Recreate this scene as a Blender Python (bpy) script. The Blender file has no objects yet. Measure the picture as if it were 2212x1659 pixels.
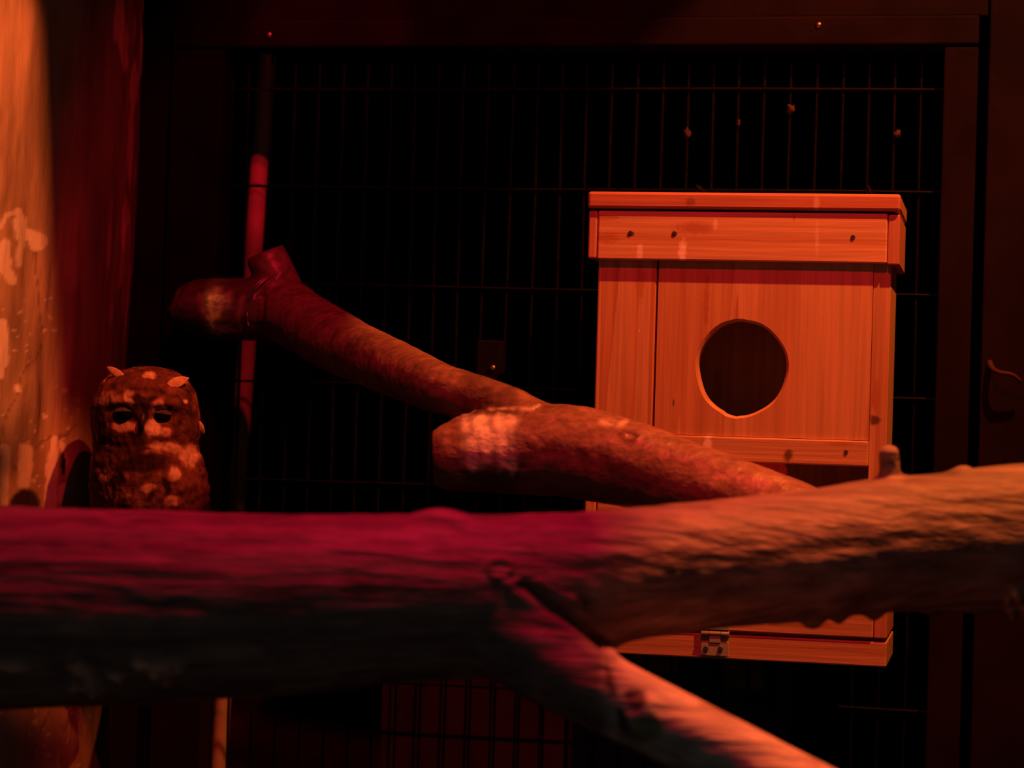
import bpy, bmesh, math
import numpy as np
from mathutils import Vector, Matrix

S = bpy.context.scene
COL = S.collection
R = math.radians

# ------------------------------------------------------------------ camera
F = 5000.0                                   # focal length in pixels of the 2212 px wide frame
CAM = np.array([0.0, 0.0, 1.5])
PITCH, ROLL = R(1.0), R(1.75)
fw = np.array([0, math.cos(PITCH), math.sin(PITCH)])
r0 = np.array([1.0, 0, 0]); u0 = np.cross(r0, fw)
rt = math.cos(ROLL) * r0 + math.sin(ROLL) * u0
up = -math.sin(ROLL) * r0 + math.cos(ROLL) * u0
cam = bpy.data.cameras.new('camera'); camo = bpy.data.objects.new('camera', cam); COL.objects.link(camo)
m = Matrix.Identity(4)
for i in range(3):
    m[i][0] = rt[i]; m[i][1] = up[i]; m[i][2] = -fw[i]; m[i][3] = CAM[i]
camo.matrix_world = m
cam.sensor_width = 36; cam.lens = 36 * F / 2212; cam.clip_start = 0.05
cam.dof.use_dof = True; cam.dof.focus_distance = 2.09
cam.dof.aperture_fstop = cam.lens / 15.0     # 15 mm aperture
S.camera = camo

# ------------------------------------------------------------------ world, lamps, exposure
w = bpy.data.worlds.new('world'); S.world = w; w.use_nodes = True
w.node_tree.nodes['Background'].inputs[0].default_value = (0.9, 0.85, 0.75, 1)
w.node_tree.nodes['Background'].inputs[1].default_value = 0.026
S.view_settings.view_transform = 'Standard'; S.view_settings.look = 'None'
S.view_settings.exposure = 0; S.view_settings.gamma = 1; S.view_settings.use_curve_mapping = False


def spot(name, loc, target, power, color, half, blend, radius):
    l = bpy.data.lights.new(name, 'SPOT'); l.energy = power; l.color = color
    l.spot_size = 2 * R(half); l.spot_blend = blend; l.shadow_soft_size = radius
    o = bpy.data.objects.new(name, l); COL.objects.link(o); o.location = loc
    o.rotation_euler = (Vector(target) - Vector(loc)).to_track_quat('-Z', 'Y').to_euler()
    return o


A1 = (0.58, 1.72, 2.55)
spot('warm_lamp', A1, (0.58, 2.02, 1.55), 88, (1.0, 0.186, 0.031), 36.3, 0.08, 0.009)
A2 = (-0.75, 0.90, 2.50)
spot('side_lamp', A2, (-0.558, 2.10, 1.72), 130, (1.0, 0.20, 0.050), 8.2, 0.3, 0.012)
spot('owl_lamp', (0.15, 1.55, 2.35), (-0.312, 2.06, 1.53), 40, (1.0, 0.17, 0.030), 4.3, 0.3, 0.015)
spot('red_lamp', (0.02, 1.62, 2.50), (-0.05, 1.42, 1.45), 38, (1.0, 0.008, 0.060), 24, 0.5, 0.12)
spot('red_fill_lamp', (0.10, 1.25, 2.65), (0.08, 2.2, 1.72), 34, (1.0, 0.008, 0.035), 22.5, 0.3, 0.014)
spot('red_pole_spot', (0.06, 1.35, 2.52), (-0.24, 2.52, 1.79), 34, (1.0, 0.008, 0.04), 4.0, 0.3, 0.012)  # extra narrow spot added to light only the cane pole


# ------------------------------------------------------------------ geometry helpers
def ray(px, py):
    px = np.asarray(px, float); py = np.asarray(py, float)
    return fw + np.multiply.outer((px - 1106) / F, rt) + np.multiply.outer((829.5 - py) / F, up)


def P(px, py, d):
    """The point seen at a pixel of the frame, d metres down the view axis."""
    return CAM + ray(px, py) * np.asarray(d, float)[..., None]


def pix(co):
    v = co - CAM
    d = v @ fw
    return 1106 + F * (v @ rt) / d, 829.5 - F * (v @ up) / d, d


_rng = np.random.RandomState(7)
_perm = np.concatenate([_rng.permutation(256)] * 3)
_grad = _rng.normal(size=(256, 3)); _grad /= np.linalg.norm(_grad, axis=1)[:, None]


def noise(p):
    """Gradient noise, about -0.6 .. 0.6, over an (n, 3) array."""
    p = np.asarray(p, float); i = np.floor(p).astype(int); f = p - i; i &= 255
    u = f * f * f * (f * (f * 6 - 15) + 10)
    out = 0
    for dx in (0, 1):
        for dy in (0, 1):
            for dz in (0, 1):
                h = _perm[_perm[_perm[(i[:, 0] + dx) & 255] + ((i[:, 1] + dy) & 255)] + ((i[:, 2] + dz) & 255)]
                g = _grad[h]
                wgt = (u[:, 0] if dx else 1 - u[:, 0]) * (u[:, 1] if dy else 1 - u[:, 1]) * (u[:, 2] if dz else 1 - u[:, 2])
                out = out + wgt * (g[:, 0] * (f[:, 0] - dx) + g[:, 1] * (f[:, 1] - dy) + g[:, 2] * (f[:, 2] - dz))
    return out


def fbm(p, n=4):
    p = np.asarray(p, float); a = 1; o = 0
    for k in range(n):
        o = o + a * noise(p + 17.3 * k); p = p * 2.03; a *= 0.5
    return o


def sstep(a, b, x):
    t = np.clip((x - a) / (b - a), 0, 1)
    return t * t * (3 - 2 * t)


def lerp(a, b, t):
    t = np.asarray(t)[..., None] if np.ndim(b) else t
    return a * (1 - t) + np.asarray(b) * t


def mesh_from(name, V, Fc):
    me = bpy.data.meshes.new(name)
    me.from_pydata(np.asarray(V).tolist(), [], [tuple(int(i) for i in f) for f in Fc])
    me.validate(); me.update()
    return me


def link(name, me, mat, parent=None, smooth=False):
    o = bpy.data.objects.new(name, me); COL.objects.link(o)
    if mat: me.materials.clear(); me.materials.append(mat)
    if parent: o.parent = parent
    if smooth:
        me.polygons.foreach_set('use_smooth', [True] * len(me.polygons))
    return o


def tag(o, label=None, cat=None, group=None, kind=None):
    for k, v in (('label', label), ('category', cat), ('group', group), ('kind', kind)):
        if v: o[k] = v
    return o


def empty(name, loc, rz=0):
    o = bpy.data.objects.new(name, None); COL.objects.link(o); o.empty_display_size = 0.05
    o.location = loc; o.rotation_euler = (0, 0, rz)
    return o


def paint(me, rgb):
    a = me.color_attributes.new('Col', 'FLOAT_COLOR', 'POINT')
    c = np.ones((len(me.vertices), 4), np.float32); c[:, :3] = np.clip(rgb, 0, 1)
    a.data.foreach_set('color', c.ravel())


def vco(me):
    v = np.empty(len(me.vertices) * 3, np.float32); me.vertices.foreach_get('co', v)
    return v.reshape(-1, 3).astype(float)


def vno(me):
    v = np.empty(len(me.vertices) * 3, np.float32); me.vertex_normals.foreach_get('vector', v)
    return v.reshape(-1, 3).astype(float)


def setco(me, co):
    me.vertices.foreach_set('co', np.asarray(co, np.float32).ravel()); me.update()


def box_bm(bm, x0, x1, y0, y1, z0, z1, bevel=0.0012):
    b = bmesh.new()
    bmesh.ops.create_cube(b, size=1)
    for v in b.verts:
        v.co = ((x0 + x1) / 2 + v.co.x * (x1 - x0), (y0 + y1) / 2 + v.co.y * (y1 - y0), (z0 + z1) / 2 + v.co.z * (z1 - z0))
    if bevel:
        bmesh.ops.bevel(b, geom=b.edges[:], offset=bevel, segments=2, affect='EDGES', profile=0.5)
    t = bpy.data.meshes.new('tmp'); b.to_mesh(t); b.free(); bm.from_mesh(t); bpy.data.meshes.remove(t)


def box(name, ext, mat, parent, bevel=0.0012):
    bm = bmesh.new(); box_bm(bm, *ext, bevel=bevel)
    me = bpy.data.meshes.new(name); bm.to_mesh(me); bm.free()
    return link(name, me, mat, parent)


def tube_arrays(pts, rad, n=20, caps=True):
    """Closed tube through pts with radius rad: (V, F)."""
    pts = np.asarray(pts, float); rad = np.asarray(rad, float)
    T = np.gradient(pts, axis=0); T /= np.linalg.norm(T, axis=1)[:, None]
    ref = np.array([0, 0, 1.0]) if abs(T[0][2]) < 0.8 else np.array([0, 1.0, 0])
    V = []; Fc = []
    a = np.linspace(0, 2 * np.pi, n, endpoint=False)
    s = np.cross(T[0], ref); s /= np.linalg.norm(s)
    for k in range(len(pts)):
        s = s - T[k] * (s @ T[k]); s /= np.linalg.norm(s); t = np.cross(T[k], s)
        V.append(pts[k] + rad[k] * (np.cos(a)[:, None] * s + np.sin(a)[:, None] * t))
    V = np.concatenate(V)
    for k in range(len(pts) - 1):
        for j in range(n):
            j2 = (j + 1) % n
            Fc.append((k * n + j, k * n + j2, (k + 1) * n + j2, (k + 1) * n + j))
    if caps:
        Fc.append(tuple(range(n - 1, -1, -1))); e = (len(pts) - 1) * n
        Fc.append(tuple(e + j for j in range(n)))
    return V, Fc


def catmull(P_, k=8):
    P_ = np.asarray(P_, float); out = []
    Q = np.vstack([2 * P_[0] - P_[1], P_, 2 * P_[-1] - P_[-2]])
    for i in range(1, len(Q) - 2):
        for t in np.linspace(0, 1, k, endpoint=False):
            a, b, c, d = Q[i - 1:i + 3]
            out.append(0.5 * (2 * b + (c - a) * t + (2 * a - 5 * b + 4 * c - d) * t * t + (3 * b - a - 3 * c + d) * t ** 3))
    out.append(Q[-2])
    return np.array(out)


def chain_px(ch):
    """[(px, py, depth, radius in px)] -> smooth world tube."""
    q = np.array([list(P(a, b, d)) + [r / F * d] for a, b, d, r in ch])
    q = catmull(q)
    return q[:, :3], q[:, 3]


def fuse(name, tubes, voxel, smooth):
    """One continuous surface grown over several tapered limbs."""
    V = []; Fc = []; o = 0
    for pts, rad in tubes:
        v, f = tube_arrays(pts, rad, 28)
        V.append(v); Fc += [tuple(i + o for i in q) for q in f]; o += len(v)
    me = mesh_from(name + '_raw', np.concatenate(V), Fc)
    ob = bpy.data.objects.new('raw', me); COL.objects.link(ob)
    md = ob.modifiers.new('r', 'REMESH'); md.mode = 'VOXEL'; md.voxel_size = voxel
    dg = bpy.context.evaluated_depsgraph_get()
    out = bpy.data.meshes.new_from_object(ob.evaluated_get(dg)); out.name = name
    bpy.data.objects.remove(ob); bpy.data.meshes.remove(me)
    co = vco(out)
    e = np.empty(len(out.edges) * 2, np.int32); out.edges.foreach_get('vertices', e); e = e.reshape(-1, 2)
    n = np.bincount(e.ravel(), minlength=len(co))[:, None]
    for it in range(smooth):
        a = np.zeros_like(co)
        for c in range(3):
            a[:, c] = np.bincount(e[:, 0], co[e[:, 1], c], len(co)) + np.bincount(e[:, 1], co[e[:, 0], c], len(co))
        a /= n
        co = co + (0.6 if it % 2 == 0 else -0.35) * (a - co)
    setco(out, co)
    return out


def seg(px, py, a, b):
    a = np.array(a, float); b = np.array(b, float); d = b - a
    t = np.clip(((px - a[0]) * d[0] + (py - a[1]) * d[1]) / (d @ d), 0, 1)
    return np.hypot(px - a[0] - t * d[0], py - a[1] - t * d[1])


def ell(px, py, cx, cy, rx, ry, rot=0):
    c, s = math.cos(R(rot)), math.sin(R(rot)); x = px - cx; y = py - cy
    return np.hypot((x * c + y * s) / rx, (-x * s + y * c) / ry)


# ------------------------------------------------------------------ materials
def new_mat(name, rough=0.7):
    mt = bpy.data.materials.new(name); mt.use_nodes = True
    nt = mt.node_tree; b = nt.nodes['Principled BSDF']; b.inputs['Roughness'].default_value = rough
    b.inputs['Specular IOR Level'].default_value = 0.3
    return mt, nt, b


def N(nt, t, **k):
    n = nt.nodes.new(t)
    for a, v in k.items():
        if a.startswith('i_'):
            n.inputs[a[2:].replace('_', ' ')].default_value = v
        else:
            setattr(n, a, v)
    return n


def mapping(nt, scale, loc=(0, 0, 0)):
    c = N(nt, 'ShaderNodeTexCoord'); mp = N(nt, 'ShaderNodeMapping')
    mp.inputs['Scale'].default_value = scale; mp.inputs['Location'].default_value = loc
    nt.links.new(c.outputs['Object'], mp.inputs['Vector'])
    return mp.outputs['Vector']


def ramp(nt, fac, stops):
    r = N(nt, 'ShaderNodeValToRGB'); e = r.color_ramp.elements
    while len(e) < len(stops): e.new(0.5)
    for k, (p, c) in enumerate(stops):
        e[k].position = p; e[k].color = (*c, 1) if len(c) == 3 else c
    nt.links.new(fac, r.inputs['Fac'])
    return r.outputs['Color']


def mixc(nt, fac, a, b, mode='MIX'):
    n = N(nt, 'ShaderNodeMix', data_type='RGBA', blend_type=mode)
    for sock, v in ((n.inputs[0], fac), (n.inputs[6], a), (n.inputs[7], b)):
        if hasattr(v, 'links'): nt.links.new(v, sock)
        elif isinstance(v, (int, float)): sock.default_value = v
        else: sock.default_value = (*v, 1)
    return n.outputs[2]


def math_n(nt, op, a, b=0.0, c=0.0):
    n = N(nt, 'ShaderNodeMath', operation=op)
    for s, v in zip(n.inputs, (a, b, c)):
        if hasattr(v, 'links'): nt.links.new(v, s)
        else: s.default_value = v
    return n.outputs[0]


def bump(nt, b, h, dist, strength=1.0):
    n = N(nt, 'ShaderNodeBump'); n.inputs['Distance'].default_value = dist; n.inputs['Strength'].default_value = strength
    nt.links.new(h, n.inputs['Height']); nt.links.new(n.outputs[0], b.inputs['Normal'])


def plain(name, col, rough=0.7, metal=0.0, nscale=30, var=0.25, spec=0.3):
    mt, nt, b = new_mat(name, rough); b.inputs['Specular IOR Level'].default_value = spec; b.inputs['Metallic'].default_value = metal
    nz = N(nt, 'ShaderNodeTexNoise'); nz.inputs['Scale'].default_value = nscale; nz.inputs['Detail'].default_value = 4
    nt.links.new(mapping(nt, (1, 1, 1)), nz.inputs['Vector'])
    c = ramp(nt, nz.outputs['Fac'], [(0.3, tuple(x * (1 - var) for x in col)), (0.7, tuple(x * (1 + var) for x in col))])
    nt.links.new(c, b.inputs['Base Color'])
    return mt


def painted(name, rough, fine, bscale, bdist, stretch=(1, 1, 1), var=0.35, spec=0.3):
    """Per-vertex colour, broken up by fine noise, with a fine relief."""
    mt, nt, b = new_mat(name, rough); b.inputs['Specular IOR Level'].default_value = spec
    at = N(nt, 'ShaderNodeAttribute', attribute_name='Col')
    nz = N(nt, 'ShaderNodeTexNoise'); nz.inputs['Scale'].default_value = fine; nz.inputs['Detail'].default_value = 6
    nt.links.new(mapping(nt, stretch), nz.inputs['Vector'])
    v = ramp(nt, nz.outputs['Fac'], [(0.3, (1 - var,) * 3), (0.7, (1 + var,) * 3)])
    nt.links.new(mixc(nt, 1.0, at.outputs['Color'], v, 'MULTIPLY'), b.inputs['Base Color'])
    n2 = N(nt, 'ShaderNodeTexNoise'); n2.inputs['Scale'].default_value = bscale; n2.inputs['Detail'].default_value = 5
    nt.links.new(mapping(nt, stretch), n2.inputs['Vector'])
    bump(nt, b, n2.outputs['Fac'], bdist)
    return mt


def pine(name, axis, seed, marks=(), tint=1.0, ring=1.0, con=0.6):
    """Planed softwood with the grain along axis ('x' or 'z'); marks are (u, v, ru, rv, colour, strength) in metres on its face."""
    mt, nt, b = new_mat(name, 0.55)
    tint = np.array(tint) * np.ones(3)
    st = (0.55, 14, 17) if axis == 'x' else (17, 14, 0.55)
    vec = mapping(nt, st, (seed * 1.7, seed * 0.9, seed * 2.3))
    wv = N(nt, 'ShaderNodeTexNoise'); wv.inputs['Scale'].default_value = 1.6 * ring; wv.inputs['Detail'].default_value = 2
    wv.inputs['Distortion'].default_value = 0.25
    nt.links.new(vec, wv.inputs['Vector'])
    rings = math_n(nt, 'FRACT', math_n(nt, 'MULTIPLY', wv.outputs['Fac'], 7.0))
    rings = math_n(nt, 'POWER', rings, 2.2)
    fi = N(nt, 'ShaderNodeTexNoise'); fi.inputs['Scale'].default_value = 14; fi.inputs['Detail'].default_value = 5
    nt.links.new(vec, fi.inputs['Vector'])
    c = mixc(nt, math_n(nt, 'MULTIPLY', rings, con), tuple(x * t for x, t in zip((0.63, 0.41, 0.22), tint)), tuple(x * t for x, t in zip((0.48, 0.21, 0.09), tint)))
    c = mixc(nt, 1.0, c, ramp(nt, fi.outputs['Fac'], [(0.3, (0.82,) * 3), (0.7, (1.1,) * 3)]), 'MULTIPLY')
    sx = N(nt, 'ShaderNodeSeparateXYZ'); tc = N(nt, 'ShaderNodeTexCoord'); nt.links.new(tc.outputs['Object'], sx.inputs[0])
    wz = N(nt, 'ShaderNodeTexNoise'); wz.inputs['Scale'].default_value = 220; nt.links.new(tc.outputs['Object'], wz.inputs['Vector'])
    for (u, v, ru, rv, col, k) in marks:
        du = math_n(nt, 'DIVIDE', math_n(nt, 'SUBTRACT', sx.outputs[0], u), ru)
        dv = math_n(nt, 'DIVIDE', math_n(nt, 'SUBTRACT', sx.outputs[2], v), rv)
        d = math_n(nt, 'SQRT', math_n(nt, 'ADD', math_n(nt, 'MULTIPLY', du, du), math_n(nt, 'MULTIPLY', dv, dv)))
        d = math_n(nt, 'ADD', d, math_n(nt, 'MULTIPLY', math_n(nt, 'SUBTRACT', wz.outputs['Fac'], 0.5), 1.1))
        fac = math_n(nt, 'MULTIPLY', N_map(nt, d, 1.15, 0.55), k)
        c = mixc(nt, fac, c, col)
    nt.links.new(c, b.inputs['Base Color'])
    bump(nt, b, math_n(nt, 'ADD', fi.outputs['Fac'], math_n(nt, 'MULTIPLY', rings, -0.4)), 0.0004)
    return mt


def N_map(nt, v, lo, hi):
    n = N(nt, 'ShaderNodeMapRange', clamp=True)
    nt.links.new(v, n.inputs[0]); n.inputs[1].default_value = lo; n.inputs[2].default_value = hi
    n.inputs[3].default_value = 0; n.inputs[4].default_value = 1
    return n.outputs[0]


M_dark = plain('dark_stained_timber', (0.0105, 0.0065, 0.0085), 0.9, nscale=14, spec=0.02)
M_wall = plain('black_paint', (0.045, 0.04, 0.043), 0.9)
M_floor = plain('dark_floor', (0.03, 0.022, 0.018), 0.9)
M_wire = plain('rusty_wire', (0.0048, 0.0030, 0.0030), 0.6, 0.0, 180, 0.8, 0.08)
M_steel = plain('screw_steel', (0.30, 0.26, 0.22), 0.35, 1.0)
M_brass = plain('brassy_hinge', (0.36, 0.46, 0.34), 0.6, 0.0, 60, 0.12)
M_bamboo = plain('pale_cane', (0.36, 0.25, 0.17), 0.6, 0, 40, 0.15)

# ------------------------------------------------------------------ box frame of reference
TH = R(12.0)
O0 = P(1600, 800, 2.1)
U = np.array([math.cos(TH), -math.sin(TH), 0]); IN = np.array([math.sin(TH), math.cos(TH), 0])   # IN points away from the camera


def loc(u, y, v):
    return O0 + U * u + IN * y + np.array([0, 0, v])


# ------------------------------------------------------------------ the enclosure
def wallbox(name, ext, mat, parent=None):
    o = box(name, ext, mat, parent, 0); o['kind'] = 'structure'; return o


wallbox('floor', (-1.35, 1.35, -0.4, 3.6, -0.05, 0), M_floor)
wallbox('ceiling', (-1.35, 1.35, 0.3, 3.6, 3.2, 3.25), M_wall)
wallbox('wall_back', (-1.35, 1.35, 3.5, 3.6, 0, 3.2), M_wall)
wallbox('wall_left', (-1.40, -1.35, 0.3, 3.6, 0, 3.2), M_wall)
wallbox('wall_right', (1.35, 1.40, 0.3, 3.6, 0, 3.2), M_wall)

# framed wire panel behind the box, in the box's own directions
MY, MU, MV = 0.180, -0.0205, 0.0037
panel = empty('wire_panel', loc(-0.17 + MU, MY, -O0[2]), -TH)
tag(panel, 'dark timber framed wire mesh panel closing the back of the aviary', 'panel')
PB = O0[2] + MV


def pbox(name, u0, u1, y0, y1, v0, v1, mat=M_dark, bevel=0.002):
    return box(name, (u0 + 0.17, u1 + 0.17, y0, y1, v0 + PB, v1 + PB), mat, panel, bevel)


pbox('top_rail', -0.595, 0.222, -0.022, 0.022, 0.319, 0.347)
pbox('stile', -0.595, -0.539, -0.02, 0.02, -PB + 0.002, 0.317)
pbox('stile', 0.190, 0.222, -0.02, 0.02, -PB + 0.002, 0.317)
pbox('bottom_rail', -0.537, 0.188, -0.02, 0.02, -0.80, -0.74)
V = []; Fc = []; off = 0


def addtube(pts, r, n=6):
    global off
    v, f = tube_arrays(pts, [r] * len(pts), n); V.append(v); Fc.extend(tuple(i + off for i in q) for q in f); off += len(v)


rs = np.random.RandomState(3)
for k in range(-20, 22):
    u = 0.1180 + 0.0254 * (k - 13)
    if -0.538 < u < 0.19:
        z = np.linspace(-0.77, 0.33, 40)
        pts = np.stack([np.full(40, u + 0.17) + 0.0006 * np.sin(z * 9 + k), np.full(40, 0.0), z + PB], 1)
        addtube(pts, 0.0013)
for k in range(-10, 4):
    v = 0.0777 + 0.1003 * k
    if -0.77 < v < 0.33:
        x = np.linspace(-0.545, 0.195, 40)
        addtube(np.stack([x + 0.17, np.full(40, -0.0024), np.full(40, v + PB) + 0.0006 * np.sin(x * 11 + k)], 1), 0.0014)
wm = link('wire_mesh', mesh_from('wire_mesh', np.concatenate(V), Fc), M_wire, panel)
# bolt and a fleck on the top rail
for u, v, r in ((-0.490, 0.331, 0.004), (0.069, 0.338, 0.003)):
    bm = bmesh.new(); bmesh.ops.create_uvsphere(bm, u_segments=12, v_segments=8, radius=r)
    for q in bm.verts: q.co.y *= 0.5
    me = bpy.data.meshes.new('bolt'); bm.to_mesh(me); bm.free()
    o = link('bolt', me, M_steel, panel, True); o.location = (u + 0.17, -0.0225, v + PB)

# boards beyond the frame (the enclosure wall carries on)
for name, u0, u1, v0, v1 in (('trim_1', 0.232, 0.95, -PB, 1.45), ('trim_2', -1.05, -0.600, -PB, 1.45), ('trim_3', -0.598, 0.230, 0.3475, 1.45)):
    o = box(name, (u0, u1, -0.012, 0.012, v0, v1), M_dark, None, 0.002)
    o.location = loc(MU, MY, MV); o.rotation_euler = (0, 0, -TH); o['kind'] = 'structure'

# unseen joist added under the warm lamp to cut its light on the left
ja = np.array(A1) + 0.25 * np.array([-0.432, -0.12, -1]); jb = np.array(A1) + 0.25 * np.array([-0.79, 0.495, -1])
jd = (jb - ja) / np.linalg.norm(jb - ja); jn = np.array([jd[1], -jd[0], 0.0])
if jn[0] > 0: jn = -jn
bm = bmesh.new(); box_bm(bm, -1.45, 0.75, 0, 0.20, 0.0, 0.04, 0.002)
me = bpy.data.meshes.new('light_cut_joist'); bm.to_mesh(me); bm.free()
o = link('light_cut_joist', me, M_dark); o['kind'] = 'structure'
mj = Matrix.Identity(4)
for i in range(3):
    mj[i][0] = jd[i]; mj[i][1] = jn[i]; mj[i][2] = (0, 0, 1)[i]; mj[i][3] = ja[i]
o.matrix_world = mj

# ------------------------------------------------------------------ cane pole behind the mesh
pa = P(585, 0, 2.52); pb = P(470, 1659, 2.52); dirp = (pa - pb) / (pa[2] - pb[2])
p0 = pb - dirp * pb[2]; p1 = pb + dirp * (3.19 - pb[2])
zs = np.linspace(0, 1, 160); pts = p0 + (p1 - p0) * zs[:, None]
rad = 0.0098 + 0.0009 * np.exp(-(((pts[:, 2] * 3.1) % 1 - 0.5) / 0.02) ** 2)
v_, f_ = tube_arrays(pts, rad, 24)
o = link('cane_pole', mesh_from('cane_pole', v_, f_), M_bamboo, None, True)
tag(o, 'thin upright cane pole standing behind the wire mesh', 'pole')

# ------------------------------------------------------------------ nest box
WH = (0.95, 0.86, 0.76); KN = (0.10, 0.04, 0.02); RD = (0.42, 0.16, 0.06)
VB = -0.2605                                             # bottom of the box in v
nb = empty('nest_box', loc(0, 0.08, VB), -TH)
tag(nb, 'pale pine nest box with a round entrance hole hung on the wire mesh', 'nest box')


def V_(v): return v - VB


def nbox(name, u0, u1, y0, y1, v0, v1, mat, parent=nb, bevel=0.0014):
    return box(name, (u0, u1, y0 - 0.08, y1 - 0.08, V_(v0), V_(v1)), mat, parent, bevel)


def mk(*rows):
    return [(u, V_(v), ru, rv, c, k) for (u, v, ru, rv, c, k) in rows]


W_lid = pine('pine_lid', 'x', 1, mk((-0.049, 0.152, 0.006, 0.004, KN, 0.5), (0.065, 0.150, 0.003, 0.008, WH, .35)), (0.92, 0.70, 0.85), 0.7)
W_fas = pine('pine_fascia', 'x', 2, mk((-0.045, 0.128, 0.020, 0.006, RD, 0.7), (-0.125, 0.118, 0.012, 0.006, RD, 0.6), (-0.103, 0.122, 0.003, 0.003, KN, .9), (-0.0632, 0.1225, 0.003, 0.003, KN, .9),
                                      (-0.0555, 0.106, 0.0042, 0.012, WH, 1.0), (-0.0945, 0.106, 0.0032, 0.008, WH, 0.8), (-0.026, 0.132, 0.0025, 0.006, WH, .5),
                                      (0.045, 0.139, 0.0015, 0.004, RD, .7), (0.066, 0.120, 0.002, 0.018, WH, .25)), 1.04, 0.45, 0.7)
W_chk = pine('pine_end_grain', 'z', 3, (), (0.85, 0.66, 0.8))
W_pan = pine('pine_panel', 'z', 4, mk((-0.033, 0.062, 0.0028, 0.026, RD, 0.75), (-0.005, 0.056, 0.0014, 0.012, RD, .8), (-0.0605, -0.031, 0.001, 0.004, KN, .8)), 1.0, 0.55)
W_plk = pine('pine_plank', 'z', 5, mk((-0.094, 0.080, 0.0045, 0.022, RD, .6), (-0.094, 0.034, 0.0006, 0.0012, WH, 1)), 1.02, 0.8, 0.85)
W_pst = pine('pine_post', 'z', 6, mk((0.1215, -0.0418, 0.005, 0.005, KN, 0.9), (0.122, -0.020, 0.004, 0.016, RD, .7)), 0.92)
W_ral = pine('pine_rail', 'x', 7, mk((0.0455, -0.076, 0.0045, 0.006, KN, .85), (-0.0275, -0.067, 0.0042, 0.010, WH, 1.0), (0.090, -0.064, 0.012, 0.0025, RD, .5)), 1.0)
W_bas = pine('pine_base', 'x', 8, mk((0.082, -0.2235, 0.006, 0.0035, RD, .6), (-0.118, -0.254, 0.004, 0.004, WH, .8), (0.032, -0.226, 0.003, 0.002, WH, .6)), 0.95)
W_in = pine('pine_inside', 'z', 9, (), 0.75)

# lid: slab with its front board, two cheeks and screws
lid = nbox('lid', -0.1438, 0.1396, -0.010, 0.125, 0.1452, 0.1605, W_lid, bevel=0.0025)
nbox('front_board', -0.1342, 0.1285, -0.0068, -0.0005, 0.0985, 0.1436, W_fas, lid)
nbox('side_cheek', -0.1430, -0.1346, -0.0063, 0.115, 0.0993, 0.1440, W_chk, lid)
nbox('side_cheek', 0.1289, 0.1394, -0.0063, 0.115, 0.0973, 0.1426, W_chk, lid)


def screw(parent, u, y, v, r):
    bm = bmesh.new()
    bmesh.ops.create_cone(bm, cap_ends=True, segments=16, radius1=r, radius2=r * 0.75, depth=r * 0.5, matrix=Matrix.Rotation(R(90), 4, 'X'))
    sl = bmesh.new()
    for a in (20, 110):
        q = bmesh.new(); bmesh.ops.create_cube(q, size=1)
        for p in q.verts: p.co = (p.co.x * r * 1.2, p.co.y * 0.0002 - r * 0.26, p.co.z * r * 0.25)
        bmesh.ops.rotate(q, verts=q.verts, matrix=Matrix.Rotation(R(a), 3, 'Y'))
        t = bpy.data.meshes.new('t'); q.to_mesh(t); q.free(); bm.from_mesh(t); bpy.data.meshes.remove(t)
    me = bpy.data.meshes.new('screw'); bm.to_mesh(me); bm.free(); sl.free()
    o = link('screw', me, M_steel, parent); o.location = (u, y - 0.08, V_(v))
    return o


for u, v in ((-0.1038, 0.1229), (-0.0632, 0.1230), (0.0981, 0.1217)):
    screw(lid, u, -0.0071, v, 0.0024)

# front panel with the entrance hole
bm = bmesh.new()
x0, x1, z0, z1 = -0.0775, 0.1166, V_(-0.0601), V_(0.142)
n = 72; hole = []; outer = []
cx, cz = 0.0006, V_(0.002)
for k in range(n):
    a = 2 * math.pi * k / n
    rr = 1 + 0.012 * math.sin(3 * a + 1.0) + 0.008 * math.sin(7 * a)
    if abs(a - 1.65) < 0.14: rr += 0.016
    if abs(a - 4.5) < 0.14: rr += 0.02
    hole.append((cx + 0.0402 * rr * math.cos(a), cz + 0.0426 * rr * math.sin(a)))
    t = min(abs((x1 - cx) / math.cos(a)) if math.cos(a) > 0 else abs((x0 - cx) / min(math.cos(a), -1e-9)),
            abs((z1 - cz) / math.sin(a)) if math.sin(a) > 0 else abs((z0 - cz) / min(math.sin(a), -1e-9))) if abs(math.sin(a)) > 1e-9 and abs(math.cos(a)) > 1e-9 else (
        (x1 - cx) if abs(a) < 1e-6 else (cx - x0) if abs(a - math.pi) < 1e-6 else (z1 - cz) if a < math.pi else (cz - z0))
    outer.append([cx + t * math.cos(a), cz + t * math.sin(a)])
for c in ((x0, z0), (x0, z1), (x1, z0), (x1, z1)):       # the four corners belong to the outline
    k = min(range(n), key=lambda i: (outer[i][0] - c[0]) ** 2 + (outer[i][1] - c[1]) ** 2); outer[k] = list(c)
yf, yb = -0.08, -0.062
chx = 0.0022
Rings = []
for (pts_, y, gx) in ((outer, yf, 0), (hole, yf, chx), (hole, yf + 0.002, 0), (hole, yb, 0), (outer, yb, 0)):
    ring_ = []
    for x, z in pts_:
        if gx:
            d = math.hypot(x - cx, z - cz); x += (x - cx) / d * gx; z += (z - cz) / d * gx
        ring_.append(bm.verts.new((x, y, z)))
    Rings.append(ring_)
for a, b in zip(Rings, Rings[1:] + Rings[:1]):
    for k in range(n):
        bm.faces.new((a[k], a[(k + 1) % n], b[(k + 1) % n], b[k]))
bmesh.ops.recalc_face_normals(bm, faces=bm.faces[:])
me = bpy.data.meshes.new('front_panel'); bm.to_mesh(me); bm.free()
link('front_panel', me, W_pan, nb)

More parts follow.
